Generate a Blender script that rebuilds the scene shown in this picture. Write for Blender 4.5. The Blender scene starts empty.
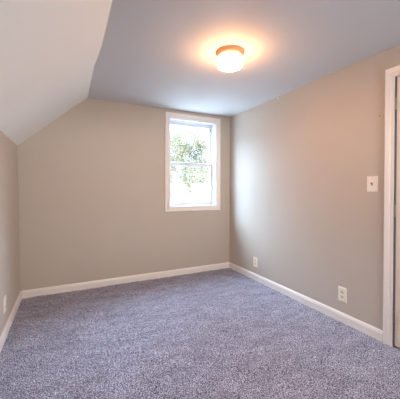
import bpy, bmesh, math, random
import numpy as np
from mathutils import Vector, Matrix

random.seed(7)
rng = np.random.default_rng(11)
scene = bpy.context.scene
COL = scene.collection

# ------------------------------------------------------------------ camera
F_PX, YAW, PITCH, ROLL = 272.209, 0.45841, -0.0105, 0.00199
CAM = Vector((-2.18396, -3.42982, 1.17))
fw = Vector((math.sin(YAW) * math.cos(PITCH), math.cos(YAW) * math.cos(PITCH), math.sin(PITCH)))
rt0 = Vector((math.cos(YAW), -math.sin(YAW), 0))
up0 = rt0.cross(fw)
rt = rt0 * math.cos(ROLL) + up0 * math.sin(ROLL)
up = up0 * math.cos(ROLL) - rt0 * math.sin(ROLL)
cam_data = bpy.data.cameras.new('camera')
cam = bpy.data.objects.new('camera', cam_data)
COL.objects.link(cam)
M4 = Matrix((rt, up, -fw)).transposed().to_4x4()
M4.translation = CAM
cam.matrix_world = M4
cam_data.sensor_fit = 'HORIZONTAL'
cam_data.sensor_width = 36.0
cam_data.lens = F_PX / 400.0 * 36.0
cam_data.shift_y = -(199.5 - 191.783) / 400.0
cam_data.clip_start = 0.02
scene.camera = cam

# ------------------------------------------------------------------ world / exposure
EXPOSURE = 0.0
SKY_HORIZON, SKY_ZENITH, SKY_REAR = 5.0, 60.0, 40.0
SKY_OVERHEAD = 10.0
SKY_AZIMUTH = [(0.0, 0.20), (1.0, 0.45), (0.1, 0.20), (0.2, 0.16), (0.32, 0.14), (0.42, 0.11), (0.6, 0.085), (0.8, 0.3)]   # shaped sky brightness / 6.8 from west (0) to east (1)
LAMP = 70.0
world = bpy.data.worlds.new('overcast_sky')
scene.world = world
world.use_nodes = True
nt = world.node_tree
nt.nodes.clear()
N = nt.nodes.new
L = nt.links.new
tc = N('ShaderNodeTexCoord')
sep = N('ShaderNodeSeparateXYZ')
L(tc.outputs['Generated'], sep.inputs[0])
elev = N('ShaderNodeMapRange')
elev.inputs['From Min'].default_value = 0.14
elev.inputs['From Max'].default_value = 0.60
elev.inputs['To Min'].default_value = SKY_HORIZON
elev.inputs['To Max'].default_value = SKY_ZENITH
L(sep.outputs['Z'], elev.inputs['Value'])
# made-up sky split for the room light: shaped front half, even neutral rear
dot = N('ShaderNodeVectorMath')
dot.operation = 'DOT_PRODUCT'
L(tc.outputs['Generated'], dot.inputs[0])
dot.inputs[1].default_value = (0.0, 1.0, 0.0)
lobe = N('ShaderNodeMapRange')
lobe.interpolation_type = 'SMOOTHSTEP'
lobe.inputs['From Min'].default_value = -0.25
lobe.inputs['From Max'].default_value = 0.15
lobe.inputs['To Min'].default_value = 0.0
lobe.inputs['To Max'].default_value = 1.0
L(dot.outputs['Value'], lobe.inputs['Value'])
add = N('ShaderNodeMix')
add.data_type = 'FLOAT'
L(lobe.outputs[0], add.inputs[0])
add.inputs[2].default_value = SKY_REAR
L(elev.outputs[0], add.inputs[3])
cmix = N('ShaderNodeMix')
cmix.data_type = 'RGBA'
lobe2 = N('ShaderNodeMapRange')
lobe2.inputs['From Min'].default_value = -0.3
lobe2.inputs['From Max'].default_value = 0.1
L(dot.outputs['Value'], lobe2.inputs['Value'])
L(lobe2.outputs[0], cmix.inputs[0])
cmix.inputs[6].default_value = (0.98, 0.975, 0.96, 1)
cmix.inputs[7].default_value = (0.53, 0.75, 1.0, 1)
bg = N('ShaderNodeBackground')
L(cmix.outputs[2], bg.inputs['Color'])
# sky dimmed straight ahead and lifted at both sides to shape the window light
azim = N('ShaderNodeFloatCurve')
shift = N('ShaderNodeMapRange')
shift.inputs['From Min'].default_value = -1.0
shift.inputs['From Max'].default_value = 1.0
L(sep.outputs['X'], shift.inputs['Value'])
cv = azim.mapping.curves[0]
for px_, py_ in SKY_AZIMUTH:
    if px_ in (0.0, 1.0):
        cv.points[int(px_)if len(cv.points) == 2 else (0 if px_ == 0.0 else -1)].location = (px_, py_)
    else:
        cv.points.new(px_, py_)
azim.mapping.update()
L(shift.outputs[0], azim.inputs['Value'])
gain = N('ShaderNodeMath')
gain.operation = 'MULTIPLY'
gain.inputs[1].default_value = 6.8
L(azim.outputs[0], gain.inputs[0])
mul = N('ShaderNodeMath')
mul.operation = 'MULTIPLY'
L(elev.outputs[0], mul.inputs[0])
L(gain.outputs[0], mul.inputs[1])
# open bright sky high overhead
top = N('ShaderNodeMapRange')
top.inputs['From Min'].default_value = 0.55
top.inputs['From Max'].default_value = 0.85
top.inputs['To Max'].default_value = SKY_OVERHEAD
L(sep.outputs['Z'], top.inputs['Value'])
total = N('ShaderNodeMath')
total.operation = 'ADD'
L(mul.outputs[0], total.inputs[0])
L(top.outputs[0], total.inputs[1])
L(total.outputs[0], add.inputs[3])
L(add.outputs[0], bg.inputs['Strength'])
wo = N('ShaderNodeOutputWorld')
L(bg.outputs[0], wo.inputs['Surface'])

vs = scene.view_settings
scene.display_settings.display_device = 'sRGB'
vs.view_transform = 'Standard'
vs.look = 'None'
vs.gamma = 1.0
vs.use_curve_mapping = False
vs.exposure = EXPOSURE
scene.cycles.max_bounces = 10
scene.cycles.diffuse_bounces = 6
scene.cycles.transparent_max_bounces = 12
scene.cycles.use_denoising = True
scene.cycles.sample_clamp_indirect = 8.0


def portal(name, x0, x1, y, z0, z1, face):
    d = bpy.data.lights.new(name, 'AREA')
    d.shape = 'RECTANGLE'
    d.size, d.size_y = x1 - x0, z1 - z0
    o = bpy.data.objects.new(name, d)
    COL.objects.link(o)
    o.location = ((x0 + x1) / 2, y, (z0 + z1) / 2)
    o.rotation_euler = (math.radians(90 * face), 0, 0)   # face -1: shines to -y ; +1: shines to +y
    d.cycles.is_portal = True
    return o


# ------------------------------------------------------------------ materials
def srgb(r, g, b):
    f = lambda c: (c / 255 / 12.92) if c / 255 <= 0.04045 else ((c / 255 + 0.055) / 1.055) ** 2.4
    return (f(r), f(g), f(b), 1.0)


def mat(name, color, rough=0.5, metal=0.0, spec=0.5, bump=None, mottle=None):
    m = bpy.data.materials.new(name)
    m.use_nodes = True
    t = m.node_tree
    b = t.nodes['Principled BSDF']
    b.inputs['Base Color'].default_value = color
    b.inputs['Roughness'].default_value = rough
    b.inputs['Metallic'].default_value = metal
    b.inputs['Specular IOR Level'].default_value = spec
    co = t.nodes.new('ShaderNodeTexCoord')
    if mottle:
        sc, amt = mottle
        n = t.nodes.new('ShaderNodeTexNoise')
        n.inputs['Scale'].default_value = sc
        n.inputs['Detail'].default_value = 3
        t.links.new(co.outputs['Object'], n.inputs['Vector'])
        mr = t.nodes.new('ShaderNodeMapRange')
        mr.inputs['From Min'].default_value = 0.3
        mr.inputs['From Max'].default_value = 0.7
        mr.inputs['To Min'].default_value = 1 - amt
        mr.inputs['To Max'].default_value = 1 + amt
        t.links.new(n.outputs['Fac'], mr.inputs['Value'])
        mx = t.nodes.new('ShaderNodeVectorMath')
        mx.operation = 'SCALE'
        mx.inputs[0].default_value = color[:3]
        t.links.new(mr.outputs[0], mx.inputs['Scale'])
        t.links.new(mx.outputs[0], b.inputs['Base Color'])
    if bump:
        sc, st, dist = bump
        n = t.nodes.new('ShaderNodeTexNoise')
        n.inputs['Scale'].default_value = sc
        n.inputs['Detail'].default_value = 2
        t.links.new(co.outputs['Object'], n.inputs['Vector'])
        bp = t.nodes.new('ShaderNodeBump')
        bp.inputs['Strength'].default_value = st
        bp.inputs['Distance'].default_value = dist
        t.links.new(n.outputs['Fac'], bp.inputs['Height'])
        t.links.new(bp.outputs[0], b.inputs['Normal'])
    return m


M_WALL = mat('greige_wall_paint', srgb(192, 181, 168), rough=0.5, spec=0.25, bump=(140, 0.12, 0.002), mottle=(1.6, 0.02))
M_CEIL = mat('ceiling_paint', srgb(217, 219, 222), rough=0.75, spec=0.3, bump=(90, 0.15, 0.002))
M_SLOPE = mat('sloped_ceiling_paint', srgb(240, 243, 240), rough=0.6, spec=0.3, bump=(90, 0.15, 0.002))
M_TRIM = mat('white_trim_paint', srgb(234, 227, 221), rough=0.32, spec=0.5, bump=(60, 0.05, 0.001))
M_DOOR = mat('cream_door_paint', srgb(232, 222, 210), rough=0.38, spec=0.5, bump=(60, 0.05, 0.001))
M_VINYL = mat('white_window_vinyl', srgb(222, 224, 228), rough=0.35, spec=0.5)
M_PLATE = mat('white_plate_plastic', srgb(240, 232, 222), rough=0.3, spec=0.5)
M_IVORY = mat('ivory_receptacle_plastic', srgb(226, 212, 178), rough=0.35, spec=0.5)
M_SLOT = mat('dark_slot', srgb(40, 36, 34), rough=0.6)
M_TOGGLE = mat('beige_toggle_plastic', srgb(150, 125, 100), rough=0.35)
M_METAL = mat('satin_nickel_hinge', srgb(150, 138, 130), rough=0.35, metal=1.0, bump=(300, 0.1, 0.0005))
M_BRASS = mat('copper_toned_lamp_pan', srgb(208, 160, 126), rough=0.45, metal=0.0)
M_LATCH = mat('grey_vent_latch', srgb(150, 140, 140), rough=0.6)  # plain grey of the vent latches
M_STUCCO = mat('grey_house_siding', (0.09, 0.09, 0.09, 1), rough=0.8, mottle=(3, 0.04))
M_SHINGLE = mat('grey_roof_shingles', (0.06, 0.06, 0.065, 1), rough=0.8, mottle=(8, 0.08))
M_GAP_SHADE = mat('mauve_grey_gap_shade', srgb(104, 90, 96), rough=0.8)  # colour of the shade in the door gap
M_GRASS = mat('grey_asphalt_paving', (0.19, 0.19, 0.19, 1), rough=0.9, mottle=(0.6, 0.1))
M_BARK = mat('grey_bark', srgb(120, 108, 98), rough=0.9, bump=(30, 0.5, 0.02), mottle=(6, 0.2))


def leaf_mat(name, color):
    m = mat(name, color, rough=0.55, mottle=(1.5, 0.25))
    t = m.node_tree
    b = t.nodes['Principled BSDF']
    tr = t.nodes.new('ShaderNodeBsdfTranslucent')
    tr.inputs['Color'].default_value = (color[0] * 1.3, color[1] * 1.3, color[2], 1)
    mx = t.nodes.new('ShaderNodeMixShader')
    mx.inputs[0].default_value = 0.4
    t.links.new(b.outputs[0], mx.inputs[1])
    t.links.new(tr.outputs[0], mx.inputs[2])
    t.links.new(mx.outputs[0], t.nodes['Material Output'].inputs['Surface'])
    return m


M_LEAF = leaf_mat('pale_green_leaves', (0.098, 0.100, 0.075, 1))
M_LEAF2 = leaf_mat('mid_green_leaves', (0.088, 0.100, 0.066, 1))


def glass_mat():
    m = bpy.data.materials.new('clear_window_glass')
    m.use_nodes = True
    t = m.node_tree
    t.nodes.clear()
    o = t.nodes.new('ShaderNodeOutputMaterial')
    tr = t.nodes.new('ShaderNodeBsdfTransparent')
    tr.inputs['Color'].default_value = (0.95, 0.97, 0.97, 1)
    gl = t.nodes.new('ShaderNodeBsdfGlossy')
    gl.inputs['Roughness'].default_value = 0.02
    lw = t.nodes.new('ShaderNodeLayerWeight')
    lw.inputs['Blend'].default_value = 0.5
    p5 = t.nodes.new('ShaderNodeMath')
    p5.operation = 'POWER'
    p5.inputs[1].default_value = 5.0
    t.links.new(lw.outputs['Facing'], p5.inputs[0])
    fr = t.nodes.new('ShaderNodeMath')
    fr.operation = 'MULTIPLY_ADD'
    fr.inputs[1].default_value = 0.96
    fr.inputs[2].default_value = 0.04
    t.links.new(p5.outputs[0], fr.inputs[0])
    mx = t.nodes.new('ShaderNodeMixShader')
    t.links.new(fr.outputs[0], mx.inputs[0])
    t.links.new(tr.outputs[0], mx.inputs[1])
    t.links.new(gl.outputs[0], mx.inputs[2])
    t.links.new(mx.outputs[0], o.inputs['Surface'])
    return m


M_GLASS = glass_mat()


def lamp_glass():
    m = bpy.data.materials.new('glowing_opal_glass')
    m.use_nodes = True
    b = m.node_tree.nodes['Principled BSDF']
    b.inputs['Base Color'].default_value = (0.9, 0.88, 0.84, 1)
    b.inputs['Roughness'].default_value = 0.2
    b.inputs['Emission Color'].default_value = (1.0, 0.47, 0.20, 1)
    # the bulb hangs low in the drum: the glass glows strongest at its bottom
    t = m.node_tree
    co = t.nodes.new('ShaderNodeTexCoord')
    sp = t.nodes.new('ShaderNodeSeparateXYZ')
    t.links.new(co.outputs['Object'], sp.inputs[0])
    mr = t.nodes.new('ShaderNodeMapRange')
    mr.inputs['From Min'].default_value = -0.045
    mr.inputs['From Max'].default_value = -0.115
    mr.inputs['To Min'].default_value = LAMP * 0.12
    mr.inputs['To Max'].default_value = LAMP * 1.8
    t.links.new(sp.outputs['Z'], mr.inputs['Value'])
    t.links.new(mr.outputs[0], b.inputs['Emission Strength'])
    return m


M_OPAL = lamp_glass()


def carpet_mat():
    m = bpy.data.materials.new('speckled_cut_pile_carpet')
    m.use_nodes = True
    t = m.node_tree
    b = t.nodes['Principled BSDF']
    b.inputs['Roughness'].default_value = 0.95
    b.inputs['Specular IOR Level'].default_value = 0.1
    b.inputs['Sheen Weight'].default_value = 0.25
    b.inputs['Sheen Roughness'].default_value = 0.5
    co = t.nodes.new('ShaderNodeTexCoord')
    n1 = t.nodes.new('ShaderNodeTexNoise')
    n1.inputs['Scale'].default_value = 160
    n1.inputs['Detail'].default_value = 3
    n1.inputs['Roughness'].default_value = 0.65
    t.links.new(co.outputs['Object'], n1.inputs['Vector'])
    cr = t.nodes.new('ShaderNodeValToRGB')
    e = cr.color_ramp.elements
    e[0].position, e[0].color = 0.39, srgb(54, 47, 50)
    e[1].position, e[1].color = 0.62, srgb(206, 204, 226)
    k = cr.color_ramp.elements.new(0.5)
    k.color = srgb(119, 116, 133)
    t.links.new(n1.outputs['Fac'], cr.inputs['Fac'])
    # brushed lanes of pile, broad and faint; their shading is put into the colour
    mp = t.nodes.new('ShaderNodeMapping')
    mp.inputs['Scale'].default_value = (2.4, 5.0, 1)
    mp.inputs['Rotation'].default_value = (0, 0, 0.5)
    t.links.new(co.outputs['Object'], mp.inputs['Vector'])
    n2 = t.nodes.new('ShaderNodeTexNoise')
    n2.inputs['Scale'].default_value = 2.0
    n2.inputs['Detail'].default_value = 6
    t.links.new(mp.outputs[0], n2.inputs['Vector'])
    mr = t.nodes.new('ShaderNodeMapRange')
    mr.inputs['From Min'].default_value = 0.3
    mr.inputs['From Max'].default_value = 0.7
    mr.inputs['To Min'].default_value = 0.78
    mr.inputs['To Max'].default_value = 1.20
    t.links.new(n2.outputs['Fac'], mr.inputs['Value'])
    sc = t.nodes.new('ShaderNodeVectorMath')
    sc.operation = 'SCALE'
    t.links.new(cr.outputs[0], sc.inputs[0])
    t.links.new(mr.outputs[0], sc.inputs['Scale'])
    t.links.new(sc.outputs[0], b.inputs['Base Color'])
    return m


M_CARPET = carpet_mat()


# ------------------------------------------------------------------ mesh helpers
def link_mesh(name, bm, m, parent=None, smooth=False):
    me = bpy.data.meshes.new(name)
    bmesh.ops.recalc_face_normals(bm, faces=bm.faces)
    bm.to_mesh(me)
    bm.free()
    if smooth:
        for p in me.polygons:
            p.use_smooth = True
    me.materials.append(m)
    o = bpy.data.objects.new(name, me)
    COL.objects.link(o)
    if parent is not None:
        o.parent = parent
    return o


def tag(o, label, cat, group=None):
    o['label'] = label
    o['category'] = cat
    if group:
        o['group'] = group
    return o


def struct(o, label=None, cat=None):
    o['kind'] = 'structure'
    if label:
        o['label'] = label
    if cat:
        o['category'] = cat
    return o


def empty(name, loc=(0, 0, 0), rz=0.0):
    o = bpy.data.objects.new(name, None)
    o.empty_display_size = 0.05
    o.location = loc
    o.rotation_euler = (0, 0, rz)
    COL.objects.link(o)
    return o


def box(bm, x0, x1, y0, y1, z0, z1, bev=0.0):
    vs_ = [bm.verts.new(p) for p in ((x0, y0, z0), (x1, y0, z0), (x1, y1, z0), (x0, y1, z0),
                                     (x0, y0, z1), (x1, y0, z1), (x1, y1, z1), (x0, y1, z1))]
    fs = [bm.faces.new([vs_[i] for i in q]) for q in
          ((3, 2, 1, 0), (4, 5, 6, 7), (0, 1, 5, 4), (1, 2, 6, 5), (2, 3, 7, 6), (3, 0, 4, 7))]
    if bev > 0:
        es = {e for f in fs for e in f.edges}
        bmesh.ops.bevel(bm, geom=list(es), offset=bev, segments=2, affect='EDGES', profile=0.5)


def prism(bm, pts, axis, a, b):
    """extrude a 2D polygon between a and b along axis ('x' or 'y'); pts are the other two coordinates"""
    def P(p, t):
        return (t, p[0], p[1]) if axis == 'x' else ((p[0], t, p[1]) if axis == 'y' else (p[0], p[1], t))
    A = [bm.verts.new(P(p, a)) for p in pts]
    B = [bm.verts.new(P(p, b)) for p in pts]
    bm.faces.new(A)
    bm.faces.new(B[::-1])
    n = len(pts)
    for i in range(n):
        j = (i + 1) % n
        bm.faces.new((A[i], A[j], B[j], B[i]))


def lathe(bm, prof, cx=0, cy=0, seg=48):
    rings = []
    for r, z in prof:
        if r < 1e-6:
            rings.append([bm.verts.new((cx, cy, z))])
        else:
            rings.append([bm.verts.new((cx + r * math.cos(2 * math.pi * i / seg), cy + r * math.sin(2 * math.pi * i / seg), z))
                          for i in range(seg)])
    for a, b in zip(rings, rings[1:]):
        for i in range(seg):
            j = (i + 1) % seg
            if len(a) == 1 and len(b) == 1:
                continue
            if len(a) == 1:
                bm.faces.new((a[0], b[i], b[j]))
            elif len(b) == 1:
                bm.faces.new((a[i], a[j], b[0]))
            else:
                bm.faces.new((a[i], a[j], b[j], b[i]))


def cyl(bm, p0, p1, r, seg=12, r1=None):
    p0, p1 = Vector(p0), Vector(p1)
    d = (p1 - p0).normalized()
    a = d.orthogonal().normalized()
    b = d.cross(a)
    r1 = r if r1 is None else r1
    A, B = [], []
    for i in range(seg):
        t = 2 * math.pi * i / seg
        v = a * math.cos(t) + b * math.sin(t)
        A.append(bm.verts.new(p0 + v * r))
        B.append(bm.verts.new(p1 + v * r1))
    bm.faces.new(A[::-1])
    bm.faces.new(B)
    for i in range(seg):
        j = (i + 1) % seg
        bm.faces.new((A[i], A[j], B[j], B[i]))


def casing(bm, path, outs, prof, closed, to3):
    """mitred moulding: path corners (u,v), outward mitre vectors, profile (offset outward, height off the wall)"""
    rows = []
    for (u, v), (du, dv) in zip(path, outs):
        rows.append([bm.verts.new(to3(u + du * o, v + dv * o, h)) for o, h in prof])
    n = len(rows)
    rng_ = range(n) if closed else range(n - 1)
    m = len(prof)
    for i in rng_:
        a, b = rows[i], rows[(i + 1) % n]
        for k in range(m):
            q = (k + 1) % m
            bm.faces.new((a[k], b[k], b[q], a[q]))
    if not closed:
        bm.faces.new(rows[0])
        bm.faces.new(rows[-1][::-1])


# ------------------------------------------------------------------ room shell
XL, ZC, ZK, XLT = -2.617, 2.228, 1.621, -2.640     # the knee wall leans out a little
YR = -4.65          # wall behind the camera
T = 0.174           # outer wall thickness
WX0, WX1, WZ0, WZ1 = -0.944, -0.235, 0.930, 2.119     # window opening in the far wall
RX0, RX1, RZ0, RZ1 = -1.40, -0.20, 1.34, 2.10         # opening of the added fill-light window behind the camera
DY0, DY1, DZ = -2.264, -3.034, 1.999                  # door opening


def wall_with_hole_y(name, y0, y1, hx0, hx1, hz0, hz1, m):
    x0, x1, z0, z1 = XL - 0.16, 0.12, -0.15, ZC + 0.15
    bm = bmesh.new()
    box(bm, x0, hx0, y0, y1, z0, z1)
    box(bm, hx1, x1, y0, y1, z0, z1)
    box(bm, hx0, hx1, y0, y1, z0, hz0)
    box(bm, hx0, hx1, y0, y1, hz1, z1)
    bmesh.ops.remove_doubles(bm, verts=bm.verts, dist=1e-5)
    inner = [f for f in bm.faces if all(len(e.link_faces) > 2 for e in f.edges)]
    return link_mesh(name, bm, m)


# carpeted floor with a real, lumpy pile surface
def carpet_floor():
    st = 0.0085
    xs = np.arange(XL - 0.02, 0.02 + st, st)
    ys = np.arange(YR - 0.02, 0.02 + st, st)
    nx, ny = len(xs), len(ys)
    X, Y = np.meshgrid(xs, ys, indexing='ij')
    Z = rng.normal(0, 1, (nx, ny))
    Zs = (Z + np.roll(Z, 1, 0) + np.roll(Z, 1, 1) + np.roll(np.roll(Z, 1, 0), 1, 1)) / 2.6
    low = rng.normal(0, 1, (nx // 24 + 3, ny // 24 + 3))
    xi, yi = np.arange(nx) / 24.0, np.arange(ny) / 24.0
    i0, j0 = xi.astype(int), yi.astype(int)
    fx, fy = (xi - i0)[:, None], (yi - j0)[None, :]
    fx, fy = fx * fx * (3 - 2 * fx), fy * fy * (3 - 2 * fy)
    lo = (low[np.ix_(i0, j0)] * (1 - fx) * (1 - fy) + low[np.ix_(i0 + 1, j0)] * fx * (1 - fy)
          + low[np.ix_(i0, j0 + 1)] * (1 - fx) * fy + low[np.ix_(i0 + 1, j0 + 1)] * fx * fy)
    H = np.clip(Zs * 0.0024, -0.005, 0.005) + lo * 0.0010
    X = X + rng.uniform(-0.3, 0.3, X.shape) * st
    Y = Y + rng.uniform(-0.3, 0.3, Y.shape) * st
    co = np.stack([X, Y, H], -1).reshape(-1, 3)
    idx = np.arange(nx * ny).reshape(nx, ny)
    q = np.stack([idx[:-1, :-1], idx[1:, :-1], idx[1:, 1:], idx[:-1, 1:]], -1).reshape(-1, 4)
    base = len(co)
    x0, x1, y0, y1 = XL - 0.03, 0.03, YR - 0.03, 0.03
    slab = np.array([(x0, y0, -0.15), (x1, y0, -0.15), (x1, y1, -0.15), (x0, y1, -0.15),
                     (x0, y0, -0.012), (x1, y0, -0.012), (x1, y1, -0.012), (x0, y1, -0.012)])
    co = np.concatenate([co, slab])
    sq = np.array([(3, 2, 1, 0), (4, 5, 6, 7), (0, 1, 5, 4), (1, 2, 6, 5), (2, 3, 7, 6), (3, 0, 4, 7)]) + base
    q = np.concatenate([q, sq])
    me = bpy.data.meshes.new('floor')
    me.vertices.add(len(co))
    me.vertices.foreach_set('co', co.astype(np.float32).ravel())
    me.loops.add(q.size)
    me.loops.foreach_set('vertex_index', q.astype(np.int32).ravel())
    me.polygons.add(len(q))
    me.polygons.foreach_set('loop_start', np.arange(0, q.size, 4, dtype=np.int32))
    me.polygons.foreach_set('loop_total', np.full(len(q), 4, dtype=np.int32))
    me.update(calc_edges=True)
    me.polygons.foreach_set('use_smooth', np.ones(len(q), dtype=bool))
    me.materials.append(M_CARPET)
    o = bpy.data.objects.new('floor', me)
    COL.objects.link(o)
    return o


struct(carpet_floor(), 'speckled grey cut pile carpet covering the whole floor', 'carpet')
struct(wall_with_hole_y('wall_back', 0, T, WX0, WX1, WZ0, WZ1, M_WALL), 'greige painted end wall holding the window', 'wall')
struct(wall_with_hole_y('wall_rear', YR - T, YR, RX0, RX1, RZ0, RZ1, M_WALL), 'greige painted wall behind the camera', 'wall')

bm = bmesh.new()
prism(bm, [(XL, -0.15), (XL, 0.0), (XLT, ZK), (XLT - 0.10, ZK + 0.018), (XL - 0.14, -0.15)], 'y', YR, 0)
struct(link_mesh('wall_left', bm, M_WALL), 'low greige knee wall under the sloped ceiling', 'wall')

bm = bmesh.new()
box(bm, 0, 0.12, DY0 + 0.022, 0, -0.15, ZC + 0.02)
box(bm, 0, 0.12, YR, DY1 - 0.022, -0.15, ZC + 0.02)
box(bm, 0, 0.12, DY1 - 0.022, DY0 + 0.022, DZ + 0.022, ZC + 0.02)
bmesh.ops.remove_doubles(bm, verts=bm.verts, dist=1e-5)
struct(link_mesh('wall_right', bm, M_WALL), 'long greige wall with the door and light switch', 'wall')

# the drywall joint between slope and flat ceiling wanders a little
crease = [(YR, -1.948), (-1.83, -1.946), (-1.58, -1.943), (-1.27, -1.942), (-1.08, -1.950), (-0.93, -1.960),
          (-0.55, -1.958), (0.0, -1.952)]
bm = bmesh.new()
A = [bm.verts.new((x, y, ZC)) for y, x in crease]
B = [bm.verts.new((0.12, y, ZC)) for y, x in crease]
A2 = [bm.verts.new((x, y, ZC + 0.12)) for y, x in crease]
B2 = [bm.verts.new((0.12, y, ZC + 0.12)) for y, x in crease]
for i in range(len(crease) - 1):
    bm.faces.new((A[i], A[i + 1], B[i + 1], B[i]))
    bm.faces.new((A2[i], B2[i], B2[i + 1], A2[i + 1]))
    bm.faces.new((A[i], A2[i], A2[i + 1], A[i + 1]))
    bm.faces.new((B[i], B[i + 1], B2[i + 1], B2[i]))
for i in (0, -1):
    bm.faces.new((A[i], B[i], B2[i], A2[i]))
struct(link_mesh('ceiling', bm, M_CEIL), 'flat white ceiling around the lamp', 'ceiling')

bm = bmesh.new()
A = [bm.verts.new((XLT, y, ZK)) for y, x in crease]
B = [bm.verts.new((x, y, ZC)) for y, x in crease]
A2 = [bm.verts.new((XLT - 0.12, y, ZK + 0.02)) for y, x in crease]
B2 = [bm.verts.new((x, y, ZC + 0.12)) for y, x in crease]
for i in range(len(crease) - 1):
    bm.faces.new((A[i], A[i + 1], B[i + 1], B[i]))
    bm.faces.new((A2[i], B2[i], B2[i + 1], A2[i + 1]))
    bm.faces.new((A[i], A2[i], A2[i + 1], A[i + 1]))
    bm.faces.new((B[i], B[i + 1], B2[i + 1], B2[i]))
for i in (0, -1):
    bm.faces.new((A[i], B[i], B2[i], A2[i]))
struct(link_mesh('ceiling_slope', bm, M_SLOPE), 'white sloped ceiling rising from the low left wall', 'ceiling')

# ------------------------------------------------------------------ baseboards
BB = [(0, -0.004), (0.013, -0.004), (0.013, 0.060), (0.010, 0.066), (0.0085, 0.074), (0.004, 0.081), (0, 0.083)]
bm = bmesh.new()
prism(bm, [(-o, z) for o, z in BB], 'x', XL + 0.013, -2.4580)
prism(bm, [(-o, z) for o, z in BB], 'x', -2.4560, 0)
struct(link_mesh('baseboard_back', bm, M_TRIM), 'white baseboard along the window wall', 'baseboard')
bm = bmesh.new()
prism(bm, [(XL + o, z) for o, z in BB], 'y', YR, 0)
struct(link_mesh('baseboard_left', bm, M_TRIM), 'white baseboard along the knee wall', 'baseboard')
bm = bmesh.new()
prism(bm, [(-o, z) for o, z in BB], 'y', DY0 + 0.072, -0.013)
prism(bm, [(-o, z) for o, z in BB], 'y', YR, DY1 - 0.072)
struct(link_mesh('baseboard_right', bm, M_TRIM), 'white baseboard along the right wall', 'baseboard')
bm = bmesh.new()
prism(bm, [(YR + o, z) for o, z in BB], 'x', XL + 0.013, -0.013)
struct(link_mesh('baseboard_rear', bm, M_TRIM), 'white baseboard behind the camera', 'baseboard')

# ------------------------------------------------------------------ windows
CAS = [(0.0, 0.0), (0.0, 0.012), (0.006, 0.015), (0.012, 0.015), (0.016, 0.012), (0.040, 0.016), (0.054, 0.020),
       (0.062, 0.020), (0.066, 0.015), (0.066, 0.0)]


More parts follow.
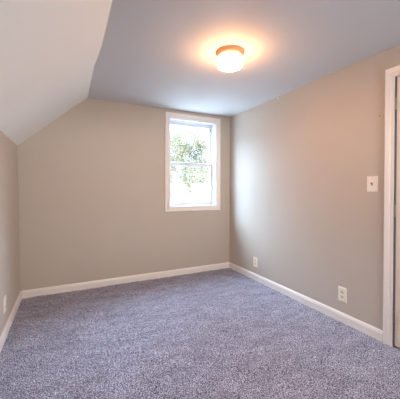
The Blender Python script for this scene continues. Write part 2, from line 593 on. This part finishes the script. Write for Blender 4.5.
def window(name, x0, x1, z0, z1, yw, s, label):
    """double-hung window; s=+1: outside is +y, -1: outside is -y. yw = inner wall face"""
    root = struct(empty(name, ((x0 + x1) / 2, yw, z0)), label, 'window')
    ox, oz = (x0 + x1) / 2, z0

    def X(x): return x - ox
    def Y(d): return s * d
    def Z(z): return z - oz

    def bx(bm, a, b, d0, d1, c, e, bev=0.0):
        y0, y1 = sorted((Y(d0), Y(d1)))
        box(bm, X(a), X(b), y0, y1, Z(c), Z(e), bev)
    bm = bmesh.new()
    casing(bm, [(X(x0), Z(z0)), (X(x1), Z(z0)), (X(x1), Z(z1)), (X(x0), Z(z1))],
           [(-1, -1), (1, -1), (1, 1), (-1, 1)], CAS, True, lambda u, v, h: (u, Y(-h), v))
    link_mesh('window_casing', bm, M_TRIM, root)
    # jamb liner with sash tracks
    bm = bmesh.new()
    t = 0.012
    for a, b, q, inn in ((x0, x0 + t, 0, 1), (x1 - t, x1, 0, -1)):
        bx(bm, a, b, 0.002, T, z0, z1)
    bx(bm, x0 + t, x1 - t, 0.002, T, z1 - t, z1)
    bx(bm, x0 + t, x1 - t, 0.002, T, z0, z0 + t)
    # stops: inner stop, parting bead, outer stop
    for d0, d1, w in ((0.058, 0.072, 0.012), (0.110, 0.118, 0.010), (0.157, 0.170, 0.014)):
        bx(bm, x0 + t, x0 + t + w, d0, d1, z0 + t, z1 - t)
        bx(bm, x1 - t - w, x1 - t, d0, d1, z0 + t, z1 - t)
        bx(bm, x0 + t + w, x1 - t - w, d0, d1, z1 - t - w, z1 - t)
    link_mesh('jamb', bm, M_VINYL, root)
    zm = z0 + (z1 - z0) * 0.492
    a, b = x0 + t + 0.001, x1 - t - 0.001

    def sash(pname, d0, d1, zb, zt, st, rb, rtp):
        bm = bmesh.new()
        bx(bm, a, a + st, d0, d1, zb, zt, 0.003)
        bx(bm, b - st, b, d0, d1, zb, zt, 0.003)
        bx(bm, a + st - 0.002, b - st + 0.002, d0, d1, zb, zb + rb, 0.003)
        bx(bm, a + st - 0.002, b - st + 0.002, d0, d1, zt - rtp, zt, 0.003)
        # glazing bead
        g = 0.006
        dm0, dm1 = d0 + 0.009, d1 - 0.009
        bx(bm, a + st, a + st + g, dm0, dm1, zb + rb, zt - rtp)
        bx(bm, b - st - g, b - st, dm0, dm1, zb + rb, zt - rtp)
        bx(bm, a + st + g, b - st - g, dm0, dm1, zb + rb, zb + rb + g)
        bx(bm, a + st + g, b - st - g, dm0, dm1, zt - rtp - g, zt - rtp)
        o = link_mesh(pname, bm, M_VINYL, root)
        bm = bmesh.new()
        dc = (d0 + d1) / 2
        bx(bm, a + st + 0.004, b - st - 0.004, dc - 0.002, dc + 0.002, zb + rb + 0.004, zt - rtp - 0.004)
        link_mesh('glass_pane', bm, M_GLASS, o)
        return o
    up_ = sash('upper_sash', 0.120, 0.152, zm - 0.012, z1 - t - 0.001, 0.034, 0.034, 0.042)
    lo = sash('lower_sash', 0.074, 0.107, z0 + t + 0.001, zm + 0.022, 0.034, 0.046, 0.036)
    # cam lock on the meeting rail
    bm = bmesh.new()
    cxw = (x0 + x1) / 2
    bx(bm, cxw - 0.030, cxw + 0.030, 0.078, 0.102, zm + 0.0215, zm + 0.030, 0.002)
    bx(bm, cxw - 0.006, cxw + 0.034, 0.072, 0.086, zm + 0.030, zm + 0.037, 0.002)
    link_mesh('sash_lock', bm, M_VINYL, lo)
    # vent latches at the top of the upper sash stiles
    for xa in (a + 0.006, b - 0.022):
        bm = bmesh.new()
        bx(bm, xa, xa + 0.016, 0.1165, 0.1205, z1 - 0.100, z1 - 0.075, 0.001)
        link_mesh('vent_latch', bm, M_LATCH, up_)
    # exterior sill
    bm = bmesh.new()
    bx(bm, x0 - 0.05, x1 + 0.05, T, T + 0.05, z0 - 0.04, z0 + 0.004, 0.004)
    link_mesh('outer_sill', bm, M_VINYL, root)
    return root


window('window_1', WX0, WX1, WZ0, WZ1, 0.0, 1, 'white double-hung window with picture-frame casing on the far wall')
window('window_fill', RX0, RX1, RZ0, RZ1, YR, -1, 'white double-hung window added unseen behind the camera for fill daylight')  # added out of view to bring in fill light
portal('daylight_portal', WX0, WX1, T + 0.06, WZ0, WZ1, -1)
portal('daylight_portal', RX0, RX1, YR - T - 0.06, RZ0, RZ1, 1)

# ------------------------------------------------------------------ door
root = struct(empty('door_1', (0, (DY0 + DY1) / 2, 0)), 'cream painted door with white casing at the right edge', 'door')
oy = (DY0 + DY1) / 2
DC = [(0.0, 0.0), (0.0, 0.004), (0.002, 0.0115), (0.012, 0.013), (0.016, 0.0105), (0.026, 0.0115), (0.030, 0.015), (0.052, 0.019),
      (0.060, 0.020), (0.065, 0.016), (0.066, 0.0)]
bm = bmesh.new()
ya, yb = DY0 + 0.003 - oy, DY1 - 0.003 - oy
casing(bm, [(ya, -0.004), (ya, DZ + 0.006), (yb, DZ + 0.006), (yb, -0.004)], [(1, 0), (1, 1), (-1, 1), (-1, 0)], DC, False,
       lambda u, v, h: (-h, u, v))
link_mesh('door_casing', bm, M_TRIM, root)
bm = bmesh.new()
box(bm, 0.0, 0.12, DY0 - oy, DY0 + 0.021 - oy, -0.004, DZ + 0.021)
box(bm, 0.0, 0.12, DY1 - 0.021 - oy, DY1 - oy, -0.004, DZ + 0.021)
box(bm, 0.0, 0.12, DY1 - oy, DY0 - oy, DZ, DZ + 0.021)
box(bm, 0.040, 0.075, DY0 - 0.012 - oy, DY0 - oy, -0.004, DZ)
box(bm, 0.040, 0.075, DY1 - oy, DY1 + 0.012 - oy, -0.004, DZ)
box(bm, 0.040, 0.075, DY1 + 0.012 - oy, DY0 - 0.012 - oy, DZ - 0.012, DZ)
link_mesh('door_jamb', bm, M_TRIM, root)
# slab with two recessed panels
bm = bmesh.new()
g = 0.006
y0, y1 = DY1 + 0.003 - oy, DY0 - g - oy
zb, zt = 0.012, DZ - 0.004
sw = 0.115
pans = [(0.22, 0.92), (1.05, zt - 0.13)]
box(bm, 0.002, 0.037, y0, y0 + sw, zb, zt)
box(bm, 0.002, 0.037, y1 - sw, y1, zb, zt)
edges = [zb, pans[0][0], pans[0][1], pans[1][0], pans[1][1], zt]
for a_, b_ in ((edges[0], edges[1]), (edges[2], edges[3]), (edges[4], edges[5])):
    box(bm, 0.002, 0.037, y0 + sw, y1 - sw, a_, b_)
for a_, b_ in pans:
    box(bm, 0.012, 0.027, y0 + sw, y1 - sw, a_, b_)
    box(bm, 0.005, 0.034, y0 + sw + 0.05, y1 - sw - 0.05, a_ + 0.05, b_ - 0.05, 0.006)
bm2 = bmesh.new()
box(bm2, -0.0095, 0.030, DY0 - 0.0055 - oy, DY0 + 0.003 - oy, -0.002, DZ)  # added dark strip standing in for the shade of the door gap
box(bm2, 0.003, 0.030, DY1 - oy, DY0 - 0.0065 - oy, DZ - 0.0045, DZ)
link_mesh('gap_shade_strip', bm2, M_GAP_SHADE, root)
slab = link_mesh('door_slab', bm, M_DOOR, root)
for zc_ in (0.229, 1.011, 1.802):
    bm = bmesh.new()
    hy = DY0 - 0.003 - oy
    for k in range(5):
        z_a = zc_ - 0.043 + k * 0.0172
        cyl(bm, (-0.007, hy, z_a + 0.0006), (-0.007, hy, z_a + 0.0166), 0.0068, 14)
    cyl(bm, (-0.007, hy, zc_ - 0.047), (-0.007, hy, zc_ + 0.047), 0.0035, 10)
    box(bm, -0.007, 0.030, hy - 0.0026, hy - 0.0004, zc_ - 0.043, zc_ + 0.043)
    box(bm, -0.007, 0.030, hy + 0.0004, hy + 0.0026, zc_ - 0.043, zc_ + 0.043)
    link_mesh('hinge', bm, M_METAL, root)
bm = bmesh.new()
kb = bmesh.new()
lathe(kb, [(0.0, 0.0), (0.030, 0.0), (0.030, 0.004), (0.012, 0.008), (0.010, 0.028), (0.020, 0.036), (0.026, 0.048), (0.022, 0.060), (0, 0.064)], seg=24)
for v in kb.verts:
    x, y, z = v.co
    v.co = (0.002 - z, y0 + 0.065 + x, 0.93 + y)
link_mesh('door_knob', kb, M_METAL, root, smooth=True)
bm.free()

# unseen walls added behind the closed door to keep outside light out
bm = bmesh.new()
ca, cb = DY1 - 0.25, DY0 + 0.25
box(bm, 0.90, 0.98, ca, cb, -0.15, ZC + 0.02)
box(bm, 0.12, 0.90, ca, ca + 0.08, -0.15, ZC + 0.02)
box(bm, 0.12, 0.90, cb - 0.08, cb, -0.15, ZC + 0.02)
box(bm, 0.12, 0.90, ca + 0.08, cb - 0.08, ZC - 0.06, ZC + 0.02)
box(bm, 0.03, 0.90, ca + 0.08, cb - 0.08, -0.15, -0.004)
struct(link_mesh('wall_light_block', bm, M_WALL), 'unseen greige walls added behind the closed door to block light', 'wall')

# ------------------------------------------------------------------ ceiling lamp
LX, LY = -1.041, -1.634
lamp = tag(empty('ceiling_lamp', (LX, LY, ZC)), 'round flush-mount ceiling lamp with glowing white glass drum and copper-toned rim', 'lamp')
bm = bmesh.new()
lathe(bm, [(0.0, 0.0), (0.108, 0.0), (0.1085, -0.004), (0.106, -0.010), (0.102, -0.014), (0.1035, -0.017), (0.1025, -0.021),
           (0.094, -0.029), (0.088, -0.032), (0.0, -0.032)], seg=64)
link_mesh('lamp_rim', bm, M_BRASS, lamp, smooth=True)
bm = bmesh.new()
prof = [(0.080, -0.0322), (0.088, -0.036), (0.094, -0.043), (0.098, -0.052), (0.0995, -0.064), (0.0995, -0.088)]
for k in range(1, 9):
    t_ = k / 8 * math.pi / 2
    prof.append((0.0995 - 0.030 * (1 - math.cos(t_)), -0.088 - 0.030 * math.sin(t_)))
prof += [(0.035, -0.1215), (0.0, -0.1225)]
lathe(bm, prof, seg=64)
link_mesh('glass_shade', bm, M_OPAL, lamp, smooth=True)


# ------------------------------------------------------------------ wall plates (built facing -y, then turned)
def plate_mesh():
    bm = bmesh.new()
    w, h, d = 0.041, 0.0625, 0.006
    prof = [(-w, -h), (w, -h), (w, h), (-w, h)]
    a = [bm.verts.new((x, 0, z)) for x, z in prof]
    b = [bm.verts.new((x, -d * 0.55, z)) for x, z in prof]
    c = [bm.verts.new((x * 0.90, -d, z * 0.935)) for x, z in prof]
    for p, q in ((a, b), (b, c)):
        for i in range(4):
            j = (i + 1) % 4
            bm.faces.new((p[i], p[j], q[j], q[i]))
    bm.faces.new(c)
    bm.faces.new(a[::-1])
    return bm


def screw(parent, z):
    bm = bmesh.new()
    cyl(bm, (0, -0.0055, z), (0, -0.0072, z), 0.0034, 12)
    o = link_mesh('screw', bm, M_PLATE, parent)
    return o


def make_outlet(rec_mat):
    root = empty('wall_outlet')
    link_mesh('cover_plate', plate_mesh(), M_PLATE, root)
    for zc_ in (0.0205, -0.0205):
        bm = bmesh.new()
        pts = []
        for i in range(24):
            t = 2 * math.pi * i / 24
            pts.append((0.0175 * math.cos(t), max(-0.0135, min(0.0135, 0.0175 * math.sin(t))) + zc_))
        prism(bm, pts, 'y', -0.0055, -0.0085)
        r = link_mesh('receptacle', bm, rec_mat, root)
        bm = bmesh.new()
        box(bm, -0.0085, -0.0055, -0.0090, -0.0083, zc_ - 0.001, zc_ + 0.009)
        box(bm, 0.0055, 0.0085, -0.0090, -0.0083, zc_ - 0.001, zc_ + 0.008)
        cyl(bm, (0, -0.0083, zc_ - 0.0075), (0, -0.0090, zc_ - 0.0075), 0.0032, 10)
        link_mesh('slots', bm, M_SLOT, r)
    screw(root, 0.0)
    return root


def copy_tree(o, parent=None):
    c = o.copy()
    COL.objects.link(c)
    if parent is not None:
        c.parent = parent
    for ch in list(o.children):
        copy_tree(ch, c)
    return c


OUT = 'duplex outlets along the baseboards'
R90 = math.radians(90)
o1 = make_outlet(M_IVORY)
o2 = copy_tree(o1)
o3 = copy_tree(o1)
o1.location, o1.rotation_euler = (0, -1.846, 0.2445), (0, 0, -R90)
o2.location, o2.rotation_euler = (0, -0.620, 0.2325), (0, 0, -R90)
o3.location, o3.rotation_euler = (XL - 0.0038, -0.819, 0.252), (0, 0, R90)
for ch in o3.children:
    if ch.name.startswith('receptacle'):
        ch.material_slots[0].link = 'OBJECT'
        ch.material_slots[0].material = M_PLATE
tag(o1, 'white duplex wall outlet low on the right wall, nearest the door', 'outlet', OUT)
tag(o2, 'white duplex wall outlet low on the right wall, near the window corner', 'outlet', OUT)
tag(o3, 'white wall outlet seen edge-on, low on the left knee wall', 'outlet', OUT)

sw_ = tag(empty('light_switch', (0, -2.097, 1.212), -R90), 'white toggle light switch on the right wall beside the door casing', 'switch')
link_mesh('cover_plate', plate_mesh(), M_PLATE, sw_)
bm = bmesh.new()
box(bm, -0.0055, 0.0055, -0.0066, -0.0052, -0.012, 0.012)
link_mesh('toggle_slot', bm, M_TOGGLE, sw_)
bm = bmesh.new()
prism(bm, [(-0.006, -0.006), (-0.006, 0.005), (-0.019, 0.011), (-0.020, 0.005)], 'x', -0.0042, 0.0042)
link_mesh('toggle', bm, M_TOGGLE, sw_)
screw(sw_, 0.030)
screw(sw_, -0.030)

# ------------------------------------------------------------------ tiny marks left on the walls
def nail(loc, d, m, r, label):
    bm = bmesh.new()
    d = Vector(d)
    p = Vector((0, 0, 0))
    cyl(bm, p - d * 0.004, p + d * 0.006, r * 0.5, 10)
    cyl(bm, p + d * 0.006, p + d * 0.008, r, 12)
    o = link_mesh('wall_nail', bm, m)
    o.location = loc
    tag(o, label, 'nail')


nail((0, -1.026, 2.206), (-1, 0, 0), M_PLATE, 0.007, 'tiny white nail head at the top of the right wall under the ceiling')
nail((0, -2.151, 1.737), (-1, 0, 0), M_TOGGLE, 0.005, 'tiny brown nail in the right wall beside the upper door casing')
nail((-0.086, 0, 0.919), (0, -1, 0), M_PLATE, 0.006, 'tiny pale nail head in the far wall right of the window corner')

# ------------------------------------------------------------------ outdoors
bm = bmesh.new()
box(bm, -40, 60, -60, 70, -3.3, -3.1)
struct(link_mesh('ground', bm, M_GRASS), 'grey paving below the upstairs window', 'paving')


def leaf_cloud(name, blobs, n, size, m, parent):
    """leaves: small folded quads scattered through several ellipsoids (centre, radii)"""
    vol = np.array([b[1][0] * b[1][1] * b[1][2] for b in blobs])
    cnt = np.maximum(1, (n * vol / vol.sum()).astype(int))
    P = []
    for (c, r), k in zip(blobs, cnt):
        d = rng.normal(0, 1, (k, 3))
        d /= np.linalg.norm(d, axis=1)[:, None]
        rad = rng.uniform(0.15, 1, (k, 1)) ** (1 / 2.2)
        P.append(np.array(c) + d * rad * np.array(r))
    P = np.concatenate(P)
    k = len(P)
    u = rng.normal(0, 1, (k, 3))
    u /= np.linalg.norm(u, axis=1)[:, None]
    w = rng.normal(0, 1, (k, 3))
    v = np.cross(u, w)
    v /= np.linalg.norm(v, axis=1)[:, None]
    s = size * rng.uniform(0.6, 1.4, (k, 1))
    nrm = np.cross(u, v)
    V = np.stack([P - u * s, P - v * s * 0.5 + nrm * s * 0.15, P + u * s, P + v * s * 0.5 + nrm * s * 0.15], 1).reshape(-1, 3)
    Fc = np.arange(k * 4).reshape(k, 4)
    me = bpy.data.meshes.new(name)
    me.from_pydata(V.tolist(), [], Fc.tolist())
    me.materials.append(m)
    o = bpy.data.objects.new(name, me)
    COL.objects.link(o)
    o.parent = parent
    return o


def tree(x, y, h, blobs, n, size, m, label, trunk_r=0.16, group=None):
    root = tag(empty('tree', (x, y, -3.1)), label, 'tree', group)
    bm = bmesh.new()
    cyl(bm, (0, 0, -0.1), (0.08, 0.05, h * 0.45), trunk_r, 12, trunk_r * 0.7)
    link_mesh('trunk', bm, M_BARK, root)
    bm = bmesh.new()
    for c, r in blobs:
        mid = Vector((0.08, 0.05, h * 0.43)).lerp(Vector(c), 0.5) + Vector((random.uniform(-.2, .2), random.uniform(-.2, .2), 0.2))
        cyl(bm, (0.08, 0.05, h * 0.42), mid, trunk_r * 0.5, 8, trunk_r * 0.3)
        cyl(bm, mid, c, trunk_r * 0.3, 8, trunk_r * 0.1)
        for q in range(3):
            e = Vector(c) + Vector((random.uniform(-1, 1) * r[0], random.uniform(-1, 1) * r[1], random.uniform(-.6, 1) * r[2])) * 0.8
            cyl(bm, mid.lerp(Vector(c), 0.6), e, trunk_r * 0.16, 6, trunk_r * 0.05)
    link_mesh('branches', bm, M_BARK, root)
    leaf_cloud('leaves', blobs, n, size, m, root)
    return root


tree(6.6, 15.5, 9.5, [((-1.9, 0, 7.0), (1.3, 1.2, 1.5)), ((-0.4, 0.2, 8.1), (1.5, 1.3, 1.2)), ((-0.3, 0.4, 6.5), (1.0, 0.9, 0.9)), ((1.2, -0.2, 6.9), (1.2, 1.2, 1.5)),
                      ((0.1, 0, 5.2), (1.5, 1.2, 0.9)), ((-2.3, 0.2, 5.2), (1.0, 1.0, 1.1)), ((-3.2, 0.1, 7.0), (0.9, 0.9, 1.6))],
     30000, 0.060, M_LEAF, 'tall loose-leaved tree filling the upper window pane')
tree(2.6, 10.2, 5.0, [((0.0, 0, 4.1), (0.6, 0.6, 0.5)), ((-0.5, 0.2, 4.5), (0.5, 0.5, 0.5)), ((0.3, 0.1, 3.7), (0.5, 0.5, 0.4))],
     1500, 0.05, M_LEAF, 'thin twiggy tree at the left of the lower window pane', 0.09)
tree(9.2, 17.5, 6.5, [((-1.2, 0, 4.6), (1.3, 1.0, 0.8)), ((0.4, 0, 4.9), (1.3, 1.0, 0.8)), ((-0.4, 0, 3.9), (1.7, 1.2, 0.8))],
     10000, 0.065, M_LEAF2, 'dense green tree standing behind the white roof')

# neighbouring house: pale roof plane slopes towards us, ridge runs off to the right
hp = Vector((4.60, 11.0, 1.49))
rd = Vector((1, -0.45, 0)).normalized()
sd = Vector((-0.45, -1, 0)).normalized()
hroot = tag(empty('house', (hp.x, hp.y, -3.1)), 'bright white neighbouring house with a gable roof, seen through the lower window pane', 'house')
LEN, RUN, DROP = 7.0, 1.9, 1.15
zr = hp.z + 3.1


def W(a, b, z):
    v = rd * a + sd * b
    return (v.x, v.y, z)


bm = bmesh.new()
th = 0.12
for sgn in (1, -1):
    pts = [W(-0.2, 0, zr), W(LEN, 0, zr), W(LEN, sgn * (RUN + .25), zr - DROP * (RUN + .25) / RUN), W(-0.2, sgn * (RUN + .25), zr - DROP * (RUN + .25) / RUN)]
    a = [bm.verts.new(p) for p in pts]
    b = [bm.verts.new((p[0], p[1], p[2] - th)) for p in pts]
    bm.faces.new(a)
    bm.faces.new(b[::-1])
    for i in range(4):
        j = (i + 1) % 4
        bm.faces.new((a[i], a[j], b[j], b[i]))
link_mesh('roof', bm, M_SHINGLE, hroot)
bm = bmesh.new()
sec = [(-RUN, 0), (RUN, 0), (RUN, zr - DROP - th), (0, zr - th), (-RUN, zr - DROP - th)]
a = [bm.verts.new(W(0, b_, z)) for b_, z in sec]
b = [bm.verts.new(W(LEN - 0.2, b_, z)) for b_, z in sec]
bm.faces.new(a)
bm.faces.new(b[::-1])
for i in range(5):
    j = (i + 1) % 5
    bm.faces.new((a[i], a[j], b[j], b[i]))
link_mesh('house_wall', bm, M_STUCCO, hroot)
